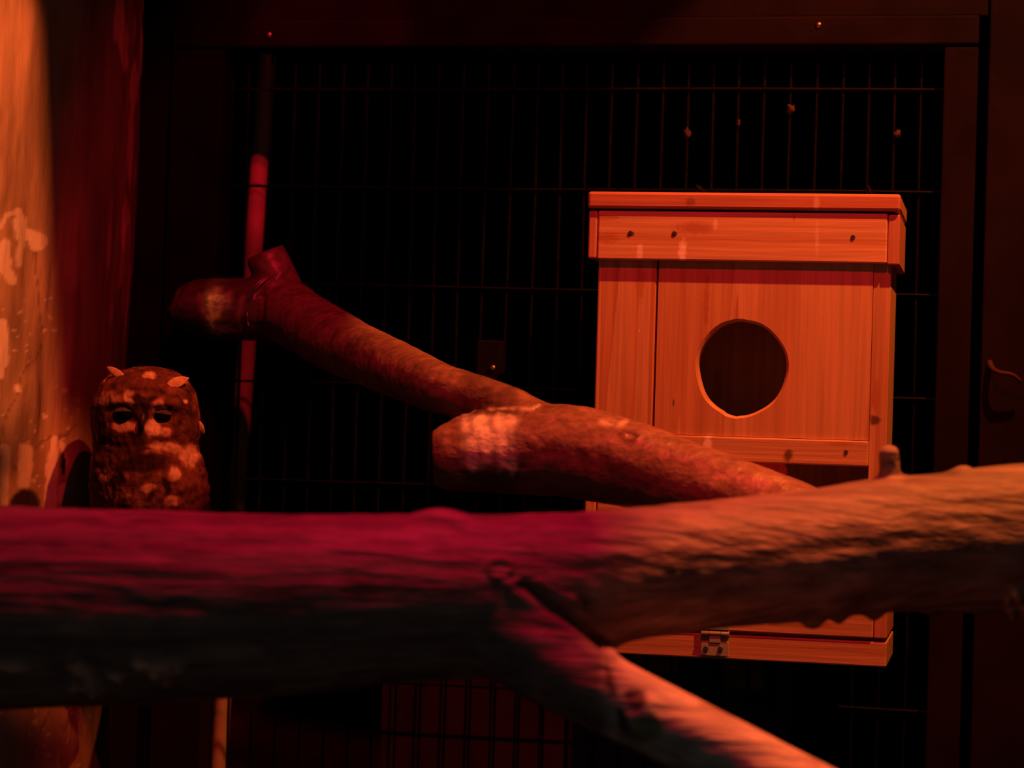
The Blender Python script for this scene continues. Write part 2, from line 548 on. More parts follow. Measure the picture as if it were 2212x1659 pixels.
nbox('front_plank', -0.1338, -0.0795, 0.0, 0.018, -0.120, 0.142, W_plk)
post = nbox('side_board', 0.1169, 0.1325, 0.0006, 0.1055, -0.2113, 0.142, W_pst, bevel=0.0007)
nbox('side_board', -0.1330, -0.1200, 0.019, 0.1055, -0.2113, 0.142, W_in)
nbox('back_board', -0.1325, 0.1320, 0.106, 0.116, -0.2605, 0.142, W_in)
rail = nbox('lower_rail', -0.0790, 0.1168, -0.0030, 0.015, -0.0835, -0.0606, W_ral)
screw(rail, 0.0970, -0.0033, -0.0708, 0.0022)
# recess below the rail, then the base tray with its hinged flap
nbox('recess_board', -0.0790, 0.1168, 0.085, 0.095, -0.2100, -0.0600, W_in)
tray = nbox('base_tray', -0.1250, 0.1264, -0.022, -0.006, -0.2350, -0.1210, W_bas)
nbox('tray_end', -0.1362, -0.1254, -0.0215, 0.1055, -0.2352, -0.1212, W_plk, tray)
nbox('tray_end', 0.1268, 0.1384, -0.0215, 0.1055, -0.2352, -0.1212, W_chk, tray)
flap = nbox('bottom_flap', -0.1360, 0.1386, -0.0205, 0.1050, -0.2602, -0.2378, W_bas)
# hinge: two leaves, three knuckles, two screws
hg = nbox('hinge', -0.0262, -0.0010, -0.0232, -0.0218, -0.2575, -0.2440, M_brass, nb, 0.0006)
hg['label'] = 'brassy metal hinge'
nbox('hinge_leaf', -0.0262, -0.0010, -0.0245, -0.0222, -0.2340, -0.2220, M_brass, hg, 0.0005)
for a, b, nm in ((-0.0262, -0.0190, 'knuckle'), (-0.0186, -0.0085, 'knuckle'), (-0.0081, -0.0010, 'knuckle')):
    mid = nm and (a + b) / 2 > -0.016 and (a + b) / 2 < -0.012
    v_, f_ = tube_arrays(np.array([[a, -0.1024, V_(-0.2372)], [b, -0.1024, V_(-0.2372)]]), [0.0026, 0.0026], 18)
    link(nm, mesh_from(nm, v_, f_), M_brass, hg)
    if mid: nbox('hinge_leaf', a, b, -0.0240, -0.0220, -0.2455, -0.2385, M_brass, hg, 0.0004)
screw(hg, -0.0216, -0.0236, -0.2512, 0.0027); screw(hg, -0.0085, -0.0236, -0.2509, 0.0027)
# two wire hooks from the lid to the mesh
for u, h in ((-0.050, 0.172), (0.1072, 0.173)):
    pts = np.array([[u, -0.04, V_(0.1600)], [u, -0.04, V_(h - 0.004)], [u, -0.036, V_(h)], [u, 0.03, V_(h + 0.001)], [u, 0.0965, V_(h + 0.0055)], [u, 0.1025, V_(h + 0.009)], [u, 0.1030, V_(h + 0.002)]])
    q = catmull(pts, 6); v_, f_ = tube_arrays(q, [0.0014] * len(q), 8)
    link('wire_hook', mesh_from('wire_hook', v_, f_), M_wire, nb, True)

# ------------------------------------------------------------------ painted bark materials
B_front = painted('wrinkled_bark', 0.55, 110, 80, 0.007, (0.08, 1, 1), 0.35, 0.4)
B_rear = painted('smooth_bark', 0.36, 170, 75, 0.0026, (0.7, 1, 1), 0.3, 0.6)
B_trunk = painted('trunk_bark', 0.55, 38, 70, 0.0018, (1, 1, 0.16), 0.30, 0.4)

# ------------------------------------------------------------------ front branch with its fork
D = 1.6


def sph(px, py, d, r):
    c = P(px, py, d); rm = r / F * d
    t = np.linspace(-0.98, 0.98, 9)
    return c + np.multiply.outer(t * rm, [0, 0, 1.0]), rm * np.sqrt(1 - t * t) + 1e-4


main = [(-2900, 1300, 1.62, 235), (-1500, 1318, 1.60, 232), (-400, 1318, 1.59, 228), (0, 1314, 1.59, 221), (300, 1310, 1.59, 210), (600, 1305, 1.59, 196), (900, 1291, 1.595, 182),
        (1100, 1284, 1.60, 173), (1300, 1248, 1.61, 148), (1500, 1224, 1.625, 139), (1700, 1204, 1.645, 141), (1900, 1179, 1.67, 146),
        (2050, 1170, 1.69, 151), (2212, 1164, 1.71, 164), (2600, 1140, 1.76, 165), (3600, 1090, 1.90, 155), (4430, 1040, 2.00, 150)]
fork = [(1030, 1300, 1.585, 125), (1160, 1408, 1.565, 103), (1285, 1487, 1.55, 86), (1450, 1570, 1.535, 82), (1620, 1656, 1.52, 80), (1780, 1737, 1.51, 80), (2100, 1900, 1.49, 78), (2400, 2050, 1.47, 60)]
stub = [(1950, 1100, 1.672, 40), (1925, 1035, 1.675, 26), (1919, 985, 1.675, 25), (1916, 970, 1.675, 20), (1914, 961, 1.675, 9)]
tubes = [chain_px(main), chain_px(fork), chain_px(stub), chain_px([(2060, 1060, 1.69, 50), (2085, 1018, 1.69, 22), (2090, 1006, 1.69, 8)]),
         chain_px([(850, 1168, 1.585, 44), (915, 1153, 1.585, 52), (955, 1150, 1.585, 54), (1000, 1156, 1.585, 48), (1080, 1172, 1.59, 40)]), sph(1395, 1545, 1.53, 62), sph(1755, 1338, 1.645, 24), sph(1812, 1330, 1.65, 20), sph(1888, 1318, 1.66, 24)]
me = fuse('front_branch', tubes, 0.0026, 8)
co = vco(me); no = vno(me); px, py, dd = pix(co)
q = co * np.array([6, 75, 75]) + fbm(co * 25, 2)[:, None] * 0.9
ridge = fbm(q, 4)
onfork = sstep(1250, 1330, px) * sstep(1380, 1420, py - (px - 1320) * 0.488 + 0) * sstep(1.60, 1.57, dd)
onfork = sstep(1285, 1335, px + 0.5 * (py - 1450) * 0 + 14 * noise(co * 60)) * (py > 1395 + (px - 1300) * 0.3)
co2 = co + no * ((0.0010 * ridge + 0.0014 * fbm(co * 14, 3)) * (1 - 0.6 * onfork))[:, None]
ring_ = ell(px, py, 1080, 1227, 26, 19)
co2 += no * (0.0018 * np.exp(-((ring_ - 1) / 0.28) ** 2) + 0.0005 * np.exp(-(ring_ / 0.7) ** 2))[:, None]
groove = np.minimum(seg(px, py, (1130, 1262), (1215, 1320)), seg(px, py, (1215, 1320), (1300, 1392)))
co2 -= no * (0.0030 * np.exp(-(groove / 11) ** 2))[:, None]
co2 += no * (0.0025 * np.exp(-((groove - 26) / 16) ** 2) * (py > 1250))[:, None]
for (ax, ay, bx, by, s) in ((155, 1432, 215, 1480, 16), (150, 1478, 200, 1476, 10), (232, 1455, 260, 1462, 8), (300, 1432, 385, 1440, 16), (330, 1450, 360, 1468, 12), (0, 1436, 60, 1440, 12), (2190, 1275, 2215, 1320, 10), (2175, 1300, 2190, 1340, 8)):
    co2 += no * (0.005 * np.exp(-(seg(px, py, (ax, ay), (bx, by)) / s) ** 2) * (1 + fbm(co * 90, 2)))[:, None]
setco(me, co2)
base = np.array([0.25, 0.175, 0.16])
col = lerp(np.tile(base, (len(co), 1)) * (1 + 0.75 * np.clip(ridge, -0.7, 0.7) + 0.3 * fbm(co * 30, 3))[:, None], np.array([0.56, 0.50, 0.44]), onfork * (1 - 0.25 * np.clip(fbm(co * 40, 3), 0, 1)))
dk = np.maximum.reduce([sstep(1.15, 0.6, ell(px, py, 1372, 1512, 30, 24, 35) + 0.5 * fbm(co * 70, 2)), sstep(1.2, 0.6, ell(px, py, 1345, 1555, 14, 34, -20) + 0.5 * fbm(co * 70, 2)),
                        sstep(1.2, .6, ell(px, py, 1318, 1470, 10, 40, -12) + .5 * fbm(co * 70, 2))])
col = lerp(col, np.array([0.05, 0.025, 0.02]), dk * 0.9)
col = lerp(col, np.array([0.05, 0.02, 0.02]), 0.6 * np.exp(-(groove / 9) ** 2))
col = lerp(col, np.array([0.10, 0.05, 0.04]), 0.6 * np.exp(-((ring_ - 1.05) / 0.2) ** 2))
col = lerp(col, np.array([0.24, 0.24, 0.10]), sstep(1.1, 0.7, ell(px, py, 1395, 1572, 40, 34)) * 0.7)
col = lerp(col, np.array([0.55, 0.36, 0.30]), sstep(1050, 1015, py) * sstep(1885, 1895, px) * sstep(1960, 1945, px) * 0.8)  # stub painted paler to stand in for light on its front
mott = sstep(0.05, 0.35, fbm(co * np.array([28, 28, 28]) + 4, 4))
col = lerp(col, np.array([0.22, 0.12, 0.08]), mott * onfork * 0.55)
for (ax, ay, bx, by, s) in ((155, 1432, 215, 1480, 14), (150, 1478, 200, 1476, 9), (232, 1455, 260, 1462, 7), (300, 1432, 385, 1440, 13), (330, 1450, 360, 1468, 10), (0, 1436, 60, 1440, 9), (2190, 1275, 2215, 1320, 9), (2175, 1300, 2190, 1340, 7)):
    col = lerp(col, np.array([0.95, 0.55, 0.42]), np.clip(np.exp(-(seg(px, py, (ax, ay), (bx, by)) / s) ** 2) * (0.7 + 2.0 * fbm(co * 110, 3)), 0, 1) * 0.9)  # pale strokes painted in as highlights on the broken bark
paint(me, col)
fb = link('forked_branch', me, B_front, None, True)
tag(fb, 'thick blurred perch branch crossing the foreground with a paler fork running down', 'branch')

# unseen post added left of the view to shade the trunk
pq = P(-1790, 1100, 1.60)
PXY = (-0.524, 1.695)

# ------------------------------------------------------------------ rear log with two stubs
log = [(934, 990, 1.965, 57), (965, 988, 1.965, 72), (1050, 978, 1.965, 88), (1200, 972, 1.955, 100), (1345, 1000, 1.93, 95), (1500, 1045, 1.90, 87), (1650, 1098, 1.87, 82), (1760, 1142, 1.85, 80), (1950, 1225, 1.82, 78), (2050, 1270, 1.80, 74)]
limb = [(1150, 930, 1.96, 70), (1060, 872, 1.985, 54), (950, 838, 2.02, 56), (850, 795, 2.10, 61), (714, 731, 2.22, 67), (610, 668, 2.31, 70), (560, 660, 2.325, 68)]
left = [(600, 668, 2.315, 66), (530, 668, 2.32, 68), (450, 666, 2.325, 65), (400, 660, 2.33, 52), (376, 650, 2.33, 38)]
top_ = [(612, 660, 2.31, 60), (598, 612, 2.32, 50), (578, 560, 2.325, 44), (572, 546, 2.325, 40)]
tubes = [chain_px(log), chain_px(limb), chain_px(left), chain_px(top_)]
me = fuse('rear_log', tubes, 0.0022, 6)
co = vco(me); no = vno(me); px, py, dd = pix(co)
co2 = co + no * (0.0011 * fbm(co * np.array([30, 60, 60]), 4) + 0.0018 * fbm(co * 18, 2))[:, None]
knot = ell(px, py, 1362, 942, 16, 9, 15)
co2 += no * (0.0012 * np.exp(-((knot - 1) / 0.4) ** 2) - 0.001 * np.exp(-(knot / 0.8) ** 2))[:, None]
co2 -= no * (0.004 * np.exp(-(seg(px, py, (628, 588), (560, 640)) / 6) ** 2) + 0.003 * np.exp(-(seg(px, py, (566, 640), (566, 745)) / 5) ** 2))[:, None]
lump = np.exp(-(seg(px, py, (985, 900), (1110, 893)) / 14) ** 2) * (0.5 + fbm(co * 120, 3))
co2 += no * (0.0025 * lump)[:, None]
setco(me, co2)
col = np.tile(np.array([0.26, 0.145, 0.115]), (len(co), 1)) * (1 + 0.55 * fbm(co * np.array([25, 40, 40]), 4))[:, None]
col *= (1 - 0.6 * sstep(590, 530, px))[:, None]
wv = px + 14 * fbm(co * np.array([40, 40, 40]), 3)
low = 1012 + 60 * noise(np.stack([px / 26, px * 0, px * 0], 1)) 
col *= (1 - 0.45 * sstep(985, 1010, px) * sstep(1128, 1108, px))[:, None]
drip = sstep(985, 1010, wv) * sstep(1128, 1108, wv) * sstep(893, 905, py + 10 * fbm(co * 90, 2)) * sstep(low + 12, low - 12, py)
streak = 0.5 + 1.2 * noise(np.stack([px / 24.0 + 0.4 * noise(co * 60), py / 90, px * 0 + 3], 1))
col = lerp(col, np.array([0.95, 0.88, 0.80]), np.clip(drip * (0.05 + 1.5 * streak), 0, 1))
col = lerp(col, np.array([0.06, 0.03, 0.02]), 0.7 * np.clip(np.exp(-(seg(px, py, (1030, 896), (1160, 890)) / 6) ** 2) * (0.4 + 1.6 * fbm(co * 130, 2)), 0, 1))
for (ax, ay, bx, by, s) in ((433, 640, 437, 672, 6), (455, 640, 458, 690, 7), (470, 630, 478, 650, 10), (478, 650, 470, 682, 6), (497, 632, 494, 655, 6), (522, 640, 516, 690, 6), (445, 683, 462, 708, 3), (516, 690, 520, 712, 2)):
    col = lerp(col, np.array([0.34, 0.22, 0.15]), 0.9 * np.exp(-(seg(px + 5 * fbm(co * 90, 2), py, (ax, ay), (bx, by)) / s) ** 2))
for (ax, ay, bx, by, s) in ((1300, 912, 1345, 918, 7), (1335, 920, 1352, 912, 5), (1060, 885, 1150, 882, 4)):
    col = lerp(col, np.array([0.75, 0.6, 0.48]), 0.75 * np.clip(np.exp(-(seg(px, py, (ax, ay), (bx, by)) / s) ** 2) * (0.8 + 1.2 * fbm(co * 150, 2)), 0, 1))
col = lerp(col, np.array([0.12, 0.06, 0.04]), 0.6 * np.exp(-((knot - 1) / 0.35) ** 2))
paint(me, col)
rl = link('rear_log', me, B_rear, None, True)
tag(rl, 'smooth sloping log with a sawn stub end in front of the nest box', 'log')
# wire tie round the joint of the log
a0 = P(566, 700, 2.14); c0 = P(590, 664, 2.318); axis = P(680, 712, 2.25) - P(560, 655, 2.325); axis /= np.linalg.norm(axis)
s_ = np.cross(axis, [0, 0, 1]); s_ /= np.linalg.norm(s_); t_ = np.cross(axis, s_)
an = np.linspace(0, 2 * np.pi * 2.02, 96)
q = c0 + np.outer(np.cos(an), s_) * 0.0352 + np.outer(np.sin(an), t_) * 0.0352 + np.outer(an * 0.0006, axis)
q = np.vstack([q, q[-1] + [0.002, -0.012, -0.010], q[-1] + [0.004, -0.016, -0.016]])
v_, f_ = tube_arrays(q, [0.0011] * len(q), 8)
link('binding_wire', mesh_from('binding_wire', v_, f_), M_steel, rl, True)

# ------------------------------------------------------------------ tree trunk
ta = P(-45, 0, 2.25); tb = P(-118, 1600, 2.25); dt = (ta - tb) / (ta[2] - tb[2])
z = np.concatenate([np.linspace(0.0, 1.02, 60, endpoint=False), np.linspace(1.02, 1.98, 520, endpoint=False), np.linspace(1.98, 3.19, 50)])
nA = 420
aa = np.linspace(0, 2 * np.pi, nA, endpoint=False)
Z, A = np.meshgrid(z, aa, indexing='ij')
C = tb + dt * (Z - tb[2])[..., None]
r_ = 0.157 + 0.03 * np.exp(-Z / 0.25)
co = C + np.stack([np.cos(A) * r_, np.sin(A) * r_, Z * 0], -1)
co = co.reshape(-1, 3)
nn = np.stack([np.cos(A), np.sin(A), Z * 0], -1).reshape(-1, 3)
disp = 0.006 * fbm(co * np.array([9, 9, 2.2]), 3) + 0.0022 * fbm(co * np.array([60, 60, 7]), 4)
fl = sstep(0.18, 0.30, fbm(co * np.array([22, 22, 5]) + 9, 3)); disp = disp + 0.0018 * fl
co = co + nn * disp[:, None]
px, py, dd = pix(co)
front = dd < 2.26
Fc = []
for i in range(len(z) - 1):
    b = i * nA
    for j in range(nA):
        j2 = (j + 1) % nA
        Fc.append((b + j, b + j2, b + nA + j2, b + nA + j))
Fc.append(tuple(range(nA - 1, -1, -1))); e = (len(z) - 1) * nA; Fc.append(tuple(e + j for j in range(nA)))
me = mesh_from('tree_trunk', co, Fc)
str_ = fbm(co * np.array([45, 45, 5]), 4)
col = np.tile(np.array([0.40, 0.24, 0.14]), (len(co), 1)) * (1 + 0.55 * str_ + 0.3 * fbm(co * 12, 3))[:, None]
bark_shade = sstep(120, 190, px + 60 * fbm(co * np.array([14, 14, 5]), 3)) + (~front)
bark_shade = np.clip(bark_shade, 0, 1)
col = lerp(col, np.array([0.09, 0.055, 0.042]), bark_shade * 0.85)  # shade on the trunk's right painted in as a darker colour
col = lerp(col, np.array([0.34, 0.20, 0.14]), bark_shade * fl * 0.6)
flk = np.zeros(len(co))
for (cx_, cy_, rx, ry, rot) in ((264, 80, 13, 70, -4), (290, 190, 9, 45, 0), (282, 330, 9, 70, 2), (272, 480, 7, 60, 0)):
    flk = np.maximum(flk, sstep(1.2, 0.7, ell(px, py, cx_, cy_, rx, ry, rot) + 1.3 * fbm(co * np.array([50, 50, 18]), 3)))
col = lerp(col, np.array([0.42, 0.25, 0.18]), flk * front * 0.9)
cr = np.abs(fbm(co * np.array([16, 16, 7]) + 30, 3)); col = lerp(col, np.array([0.12, 0.06, 0.045]), 0.6 * sstep(0.035, 0.008, cr) * (py > 520) * (1 - bark_shade * .5))
wpx = px + 6 * fbm(co * np.array([70, 70, 70]), 3); wpy = py + 8 * fbm(co * np.array([60, 60, 60]) + 5, 3)
wh = np.zeros(len(co))
for (ax, ay, bx, by, s) in ((2, 490, 14, 466, 6), (14, 466, 40, 454, 6), (40, 455, 50, 478, 8), (42, 478, 45, 510, 13), (45, 500, 90, 520, 14), (72, 528, 88, 526, 12), (46, 520, 41, 572, 7), (12, 530, 8, 580, 13), (10, 580, 26, 608, 10),
                            (6, 700, 8, 780, 11), (4, 790, 4, 812, 6), (35, 838, 36, 842, 6), (12, 970, 8, 1085, 11), (55, 972, 52, 1045, 15), (48, 965, 60, 980, 8), (118, 952, 112, 1010, 9), (112, 1010, 110, 1088, 12), (136, 960, 140, 1000, 7), (138, 1050, 128, 1080, 8)):
    wh = np.maximum(wh, sstep(s + 3, s - 3, seg(wpx, wpy, (ax, ay), (bx, by))))
col = lerp(col, np.array([0.80, 0.60, 0.46]), wh * front * 0.9)
fle = sstep(0.34, 0.48, fbm(co * 130, 2)) * (py > 640); col = lerp(col, np.array([0.75, 0.58, 0.45]), fle * front * 0.7 * (1 - bark_shade))
hol = np.maximum(sstep(1.1, 0.8, ell(wpx, wpy, 55, 1092, 36, 36)), sstep(1.1, 0.8, ell(wpx, wpy, 137, 1000, 5, 28)))
col = lerp(col, np.array([0.03, 0.012, 0.012]), hol * front)
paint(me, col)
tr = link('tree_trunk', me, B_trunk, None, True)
tag(tr, 'stout upright tree trunk with white droppings beside the owl', 'tree trunk')
qx, qr = chain_px([(60, 1196, 2.16, 34), (200, 1200, 2.13, 32), (330, 1204, 2.12, 30), (460, 1210, 2.11, 27)])
v_, f_ = tube_arrays(qx, qr, 24)
mp_ = mesh_from('branch_stub', v_, f_); paint(mp_, np.tile([0.25, 0.15, 0.1], (len(v_), 1)))
link('branch_stub', mp_, B_trunk, tr, True)

# post added out of view to shade part of the trunk; also carries the branch
v_, f_ = tube_arrays(np.array([[PXY[0] - 0.05 * (zz - 2.08), PXY[1], zz] for zz in np.linspace(0, 3.2, 30)]), [0.0245] * 30, 28)
o = link('shade_post', mesh_from('shade_post', v_, f_), M_dark, None, True)
tag(o, 'round dark post added out of view to shade the trunk, carrying the perch branch', 'post')

# ------------------------------------------------------------------ owl
OWL = np.array([(791, 312, 320), (794, 285, 345), (800, 258, 372), (810, 236, 392), (828, 217, 411), (850, 205, 424), (870, 198, 430), (890, 194, 432), (910, 195, 434), (930, 197, 436),
                (945, 198, 433), (960, 201, 429), (980, 200, 433), (1010, 197, 441), (1050, 195, 449), (1080, 197, 451), (1105, 201, 448), (1140, 215, 432), (1165, 235, 408), (1178, 270, 370), (1183, 318, 326)], float)
OD = 2.105
rows = np.concatenate([np.linspace(791, 812, 14, endpoint=False), np.linspace(812, 1165, 150, endpoint=False), np.linspace(1165, 1183, 10)])
Lx = np.interp(rows, OWL[:, 0], OWL[:, 1]); Rx = np.interp(rows, OWL[:, 0], OWL[:, 2])
k_ = np.array([1, 4, 6, 4, 1]) / 16
for arr in (Lx, Rx): arr[2:-2] = np.convolve(arr, k_, 'valid')
nO = 220; tt = np.linspace(0, 2 * np.pi, nO, endpoint=False)


def owl_pt(row_i, t, grow=0.0):
    """Body surface: row index (float), angle (0 = viewer's right, 90 = front)."""
    py_ = np.interp(row_i, np.arange(len(rows)), rows); lx = np.interp(row_i, np.arange(len(rows)), Lx); rx = np.interp(row_i, np.arange(len(rows)), Rx)
    hw = (rx - lx) / 2; cx_ = (rx + lx) / 2; hm = hw / F * OD
    c, s = np.cos(t), np.sin(t); e_ = 2 / 2.25
    X = np.sign(c) * np.abs(c) ** e_; Y = np.sign(s) * np.abs(s) ** e_
    body = sstep(930, 1010, py_)
    dep = OD - Y * hm * (0.86 + 0.04 * body) + 0.002 * body
    return cx_ + X * hw * (1 + grow), py_, dep - Y * grow * hm


I, T = np.meshgrid(np.arange(len(rows), dtype=float), tt, indexing='ij')
ox, oy, od = owl_pt(I, T)
g = lambda x, y, sx, sy: np.exp(-((ox - x) / sx) ** 2 - ((oy - y) / sy) ** 2)
fr = (np.sin(T) > 0)
od = od + fr * (0.0058 * g(268, 900, 32, 24) + 0.0058 * g(350, 904, 32, 24) - 0.0035 * g(308, 905, 16, 40) - 0.0022 * g(270, 868, 40, 9) - 0.0022 * g(350, 872, 40, 9)
                - 0.0022 * np.exp(-((np.hypot((ox - 310) / 108, (oy - 905) / 70) - 1) / 0.10) ** 2) * sstep(930, 880, oy))
V0 = P(ox.ravel(), oy.ravel(), od.ravel())
Fc = []
for i in range(len(rows) - 1):
    for j in range(nO):
        j2 = (j + 1) % nO; b = i * nO
        Fc.append((b + j2, b + j, b + nO + j, b + nO + j2))
Fc.append(tuple(range(nO))); e = (len(rows) - 1) * nO; Fc.append(tuple(e + j for j in range(nO - 1, -1, -1)))
me = mesh_from('owl_body', V0, Fc)
no = vno(me); co = vco(me); px, py, dd = pix(co)
fe = fbm(co * np.array([170, 170, 90]), 3); tip = np.abs(noise(co * np.array([95, 95, 60])))
setco(me, co + no * (0.0013 * fe + 0.0022 * tip * sstep(830, 900, py))[:, None])


def plumage(px, py, co, front=True):
    """Feather colour: buff ground with dark and pale patches at set places."""
    zx = (px - 150) / 0.2109; zy = (py - 770) / 0.2109
    wx = zx + 36 * fbm(co * 110, 3); wy = zy + 34 * fbm(co * 90 + 8, 3)
    val = 0.13 + 0.12 * fbm(co * np.array([110, 110, 160]), 3) + 0.14 * fbm(co * 45, 2)
    pat = ((400, 430, 150, 75, 0, .36, .8), (330, 535, 170, 34, 0, .04, .9), (790, 250, 330, 95, 0, .10, .8),
           (690, 440, 50, 70, 0, .02, 1), (860, 460, 70, 75, 0, .025, 1), (790, 470, 110, 70, 0, .03, 1), (765, 590, 46, 130, 0, .02, 1), (745, 760, 40, 120, 0, .04, .9), (620, 930, 230, 60, 0, .05, .85), (600, 380, 70, 45, 0, .48, .8), (620, 470, 30, 100, -38, .58, .9), (905, 500, 60, 80, 30, .46, .7),
           (560, 715, 165, 50, 4, .42, .9), (860, 745, 90, 95, 0, .66, .9), (980, 770, 70, 50, 0, .5, .7), (450, 850, 55, 18, 25, .45, .9), (620, 820, 200, 45, 0, .07, .9), (950, 915, 150, 50, 4, .48, .9), (470, 905, 230, 62, 0, .045, .9),
           (1080, 955, 90, 45, 0, .40, .9), (840, 985, 130, 30, -6, .36, .9), (1080, 820, 32, 32, 0, .06, 1), (860, 835, 70, 24, 0, .1, .7), (1000, 850, 160, 14, 0, .09, .7), (1290, 830, 75, 60, 0, .08, .8), (1195, 460, 32, 26, 0, .66, 1),
           (1212, 575, 20, 26, 0, .03, 1), (820, 190, 62, 34, 0, .55, .9), (460, 160, 70, 25, 20, .55, .9), (360, 240, 22, 22, 0, .55, .8), (1110, 265, 90, 34, -8, .55, .9),
           (700, 1085, 370, 115, 0, .022, .95), (420, 1000, 200, 120, 0, .12, .6), (1230, 1020, 110, 120, 0, .52, .8), (1090, 1200, 66, 88, -15, .55, .9), (990, 1330, 44, 110, -10, .015, 1), (830, 1430, 45, 60, 20, .02, 1),
           (440, 1275, 150, 65, 0, .02, .95), (315, 1310, 28, 110, -25, .015, 1), (450, 1425, 28, 70, 0, .02, 1), (800, 1350, 95, 45, 0, .46, .8), (1060, 1480, 95, 50, 0, .44, .8), (350, 1250, 60, 55, 0, .40, .8),
           (550, 1400, 100, 60, 0, .36, .6), (1150, 1290, 30, 60, 0, .12, .6), (950, 1540, 25, 30, 0, .05, .9), (1130, 1480, 20, 50, 0, .1, .8), (350, 1150, 25, 45, 0, .05, .9), (370, 840, 50, 50, 0, .05, .8), (270, 830, 25, 60, 0, .4, .7),
           (215, 1050, 28, 50, 0, .4, .7), (140, 1040, 25, 28, 0, .4, .7), (550, 580, 80, 50, 0, .05, .8), (950, 590, 85, 26, -6, .10, .7))
    for (cx_, cy_, rx, ry, rot, v, k) in pat:
        m_ = sstep(1.25, 0.65, ell(wx, wy, cx_, cy_, rx, ry, rot)) * k
        val = val * (1 - m_) + v * m_
    val = np.clip(val * (1 + 0.35 * fbm(co * 260, 2)), 0.010, 0.85)
    return np.stack([val * 1.10, val * (0.40 + 0.35 * sstep(0.15, 0.5, val)), val * (0.28 + 0.2 * sstep(0.15, 0.5, val))], 1)  # darker feathers tinted redder, standing in for red light on them


back = (np.sin(T).ravel() < -0.1)[:, None]
gen = np.clip(0.2 + 0.35 * fbm(co * np.array([110, 110, 60]), 3), 0.03, 0.6)[:, None] * np.array([1.05, 0.72, 0.5])
paint(me, np.where(back, gen, plumage(px, py, co)))
M_owl = painted('owl_feathers', 0.85, 260, 300, 0.0008, (1, 1, 0.5), 0.30, 0.1)
M_eye, nt, b = new_mat('black_eye', 0.12); b.inputs['Base Color'].default_value = (0.004, 0.003, 0.004, 1); b.inputs['Specular IOR Level'].default_value = 0.25
M_tuft = plain('pale_feather', (0.62, 0.40, 0.24), 0.8, 0, 200, 0.3)
M_lid = plain('feathered_eyelid', (0.075, 0.045, 0.03), 0.8, 0, 250, 0.5)
M_beak = plain('dark_horn_beak', (0.025, 0.018, 0.016), 0.5, 0, 200, 0.3)
owl = empty('owl', P(320, 1166, OD)); tag(owl, 'small mottled brown owl with half-closed dark eyes perched beside the trunk', 'owl')


def owl_part(name, me, mat, smooth=True):
    o = link(name, me, mat, owl, smooth); o.matrix_parent_inverse = Matrix.Translation(owl.location).inverted(); return o


owl_part('body', me, M_owl)
for (ex, ey, rx, ry, rot) in ((271, 895, 24, 15, 3), (348, 899, 23, 16, -8)):
    i0 = np.interp(ey, rows, np.arange(len(rows)))
    d_front = OD - 0.0368
    c_ = P(ex, ey, d_front + 0.0035); r_e = 0.0086
    bm = bmesh.new(); bmesh.ops.create_uvsphere(bm, u_segments=32, v_segments=20, radius=r_e)
    for v in bm.verts: v.co = Vector((v.co.x * rx / 20, v.co.y * 0.75, v.co.z * 0.86)) + Vector(c_)
    me_ = bpy.data.meshes.new('eye'); bm.to_mesh(me_); bm.free()
    eye = owl_part('eye', me_, M_eye)
    bm = bmesh.new(); bmesh.ops.create_uvsphere(bm, u_segments=32, v_segments=24, radius=r_e)
    bmesh.ops.bisect_plane(bm, geom=bm.verts[:] + bm.edges[:] + bm.faces[:], plane_co=(0, 0, 0.0024), plane_no=(math.sin(R(-rot)) , 0, math.cos(R(rot))), clear_inner=True)
    for v in bm.verts: v.co = Vector((v.co.x * rx / 20 * 1.09, v.co.y * 0.75 * 1.14, v.co.z * 0.95)) + Vector(c_)
    me_ = bpy.data.meshes.new('eyelid'); bm.to_mesh(me_); bm.free()
    el = link('eyelid', me_, M_lid, eye, True); el.modifiers.new('s', 'SOLIDIFY').thickness = 0.0008
# beak
bp = catmull(np.array([P(309, 896, OD - 0.042), P(308, 906, OD - 0.0455), P(307, 920, OD - 0.0465), P(307, 934, OD - 0.0430)]), 6)
v_, f_ = tube_arrays(bp, np.interp(np.linspace(0, 1, len(bp)), [0, .35, .8, 1], [0.0028, 0.0028, 0.0016, 0.0004]), 14)
owl_part('beak', mesh_from('beak', v_, f_), M_beak)


def leaf(name, a, b, wpx, d0, d1):
    """A small pointed feather from pixel a (root) to pixel b (tip), with thickness."""
    a3 = P(a[0], a[1], d0); b3 = P(b[0], b[1], d1); n_ = 14; vv = []; t = np.linspace(0, 1, n_)
    ax = (b3 - a3); s1 = np.cross(ax, fw); s1 /= np.linalg.norm(s1); wv_ = wpx / F * OD * np.sin(np.pi * np.clip(t * 0.86 + 0.14, 0, 1)) ** 0.8
    pts = a3 + np.outer(t, ax) - np.outer(np.sin(np.pi * t) * 0.0012, fw)
    an_ = np.linspace(0, 2 * np.pi, 10, endpoint=False)
    for k in range(n_):
        for q_ in an_: vv.append(pts[k] + s1 * wv_[k] * math.cos(q_) + fw * (0.0009 * math.sin(q_) * (wv_[k] / wv_.max() + 0.05)))
    ff = [(k * 10 + j, k * 10 + (j + 1) % 10, (k + 1) * 10 + (j + 1) % 10, (k + 1) * 10 + j) for k in range(n_ - 1) for j in range(10)]
    ff += [tuple(range(9, -1, -1)), tuple((n_ - 1) * 10 + j for j in range(10))]
    return owl_part(name, mesh_from(name, vv, ff), M_tuft)


leaf('ear_tuft', (268, 816), (230, 792), 9, OD - 0.023, OD - 0.012)
leaf('ear_tuft', (362, 834), (409, 816), 12, OD - 0.032, OD - 0.021)
leaf('cheek_feather', (424, 908), (442, 938), 8, OD - 0.012, OD - 0.006)
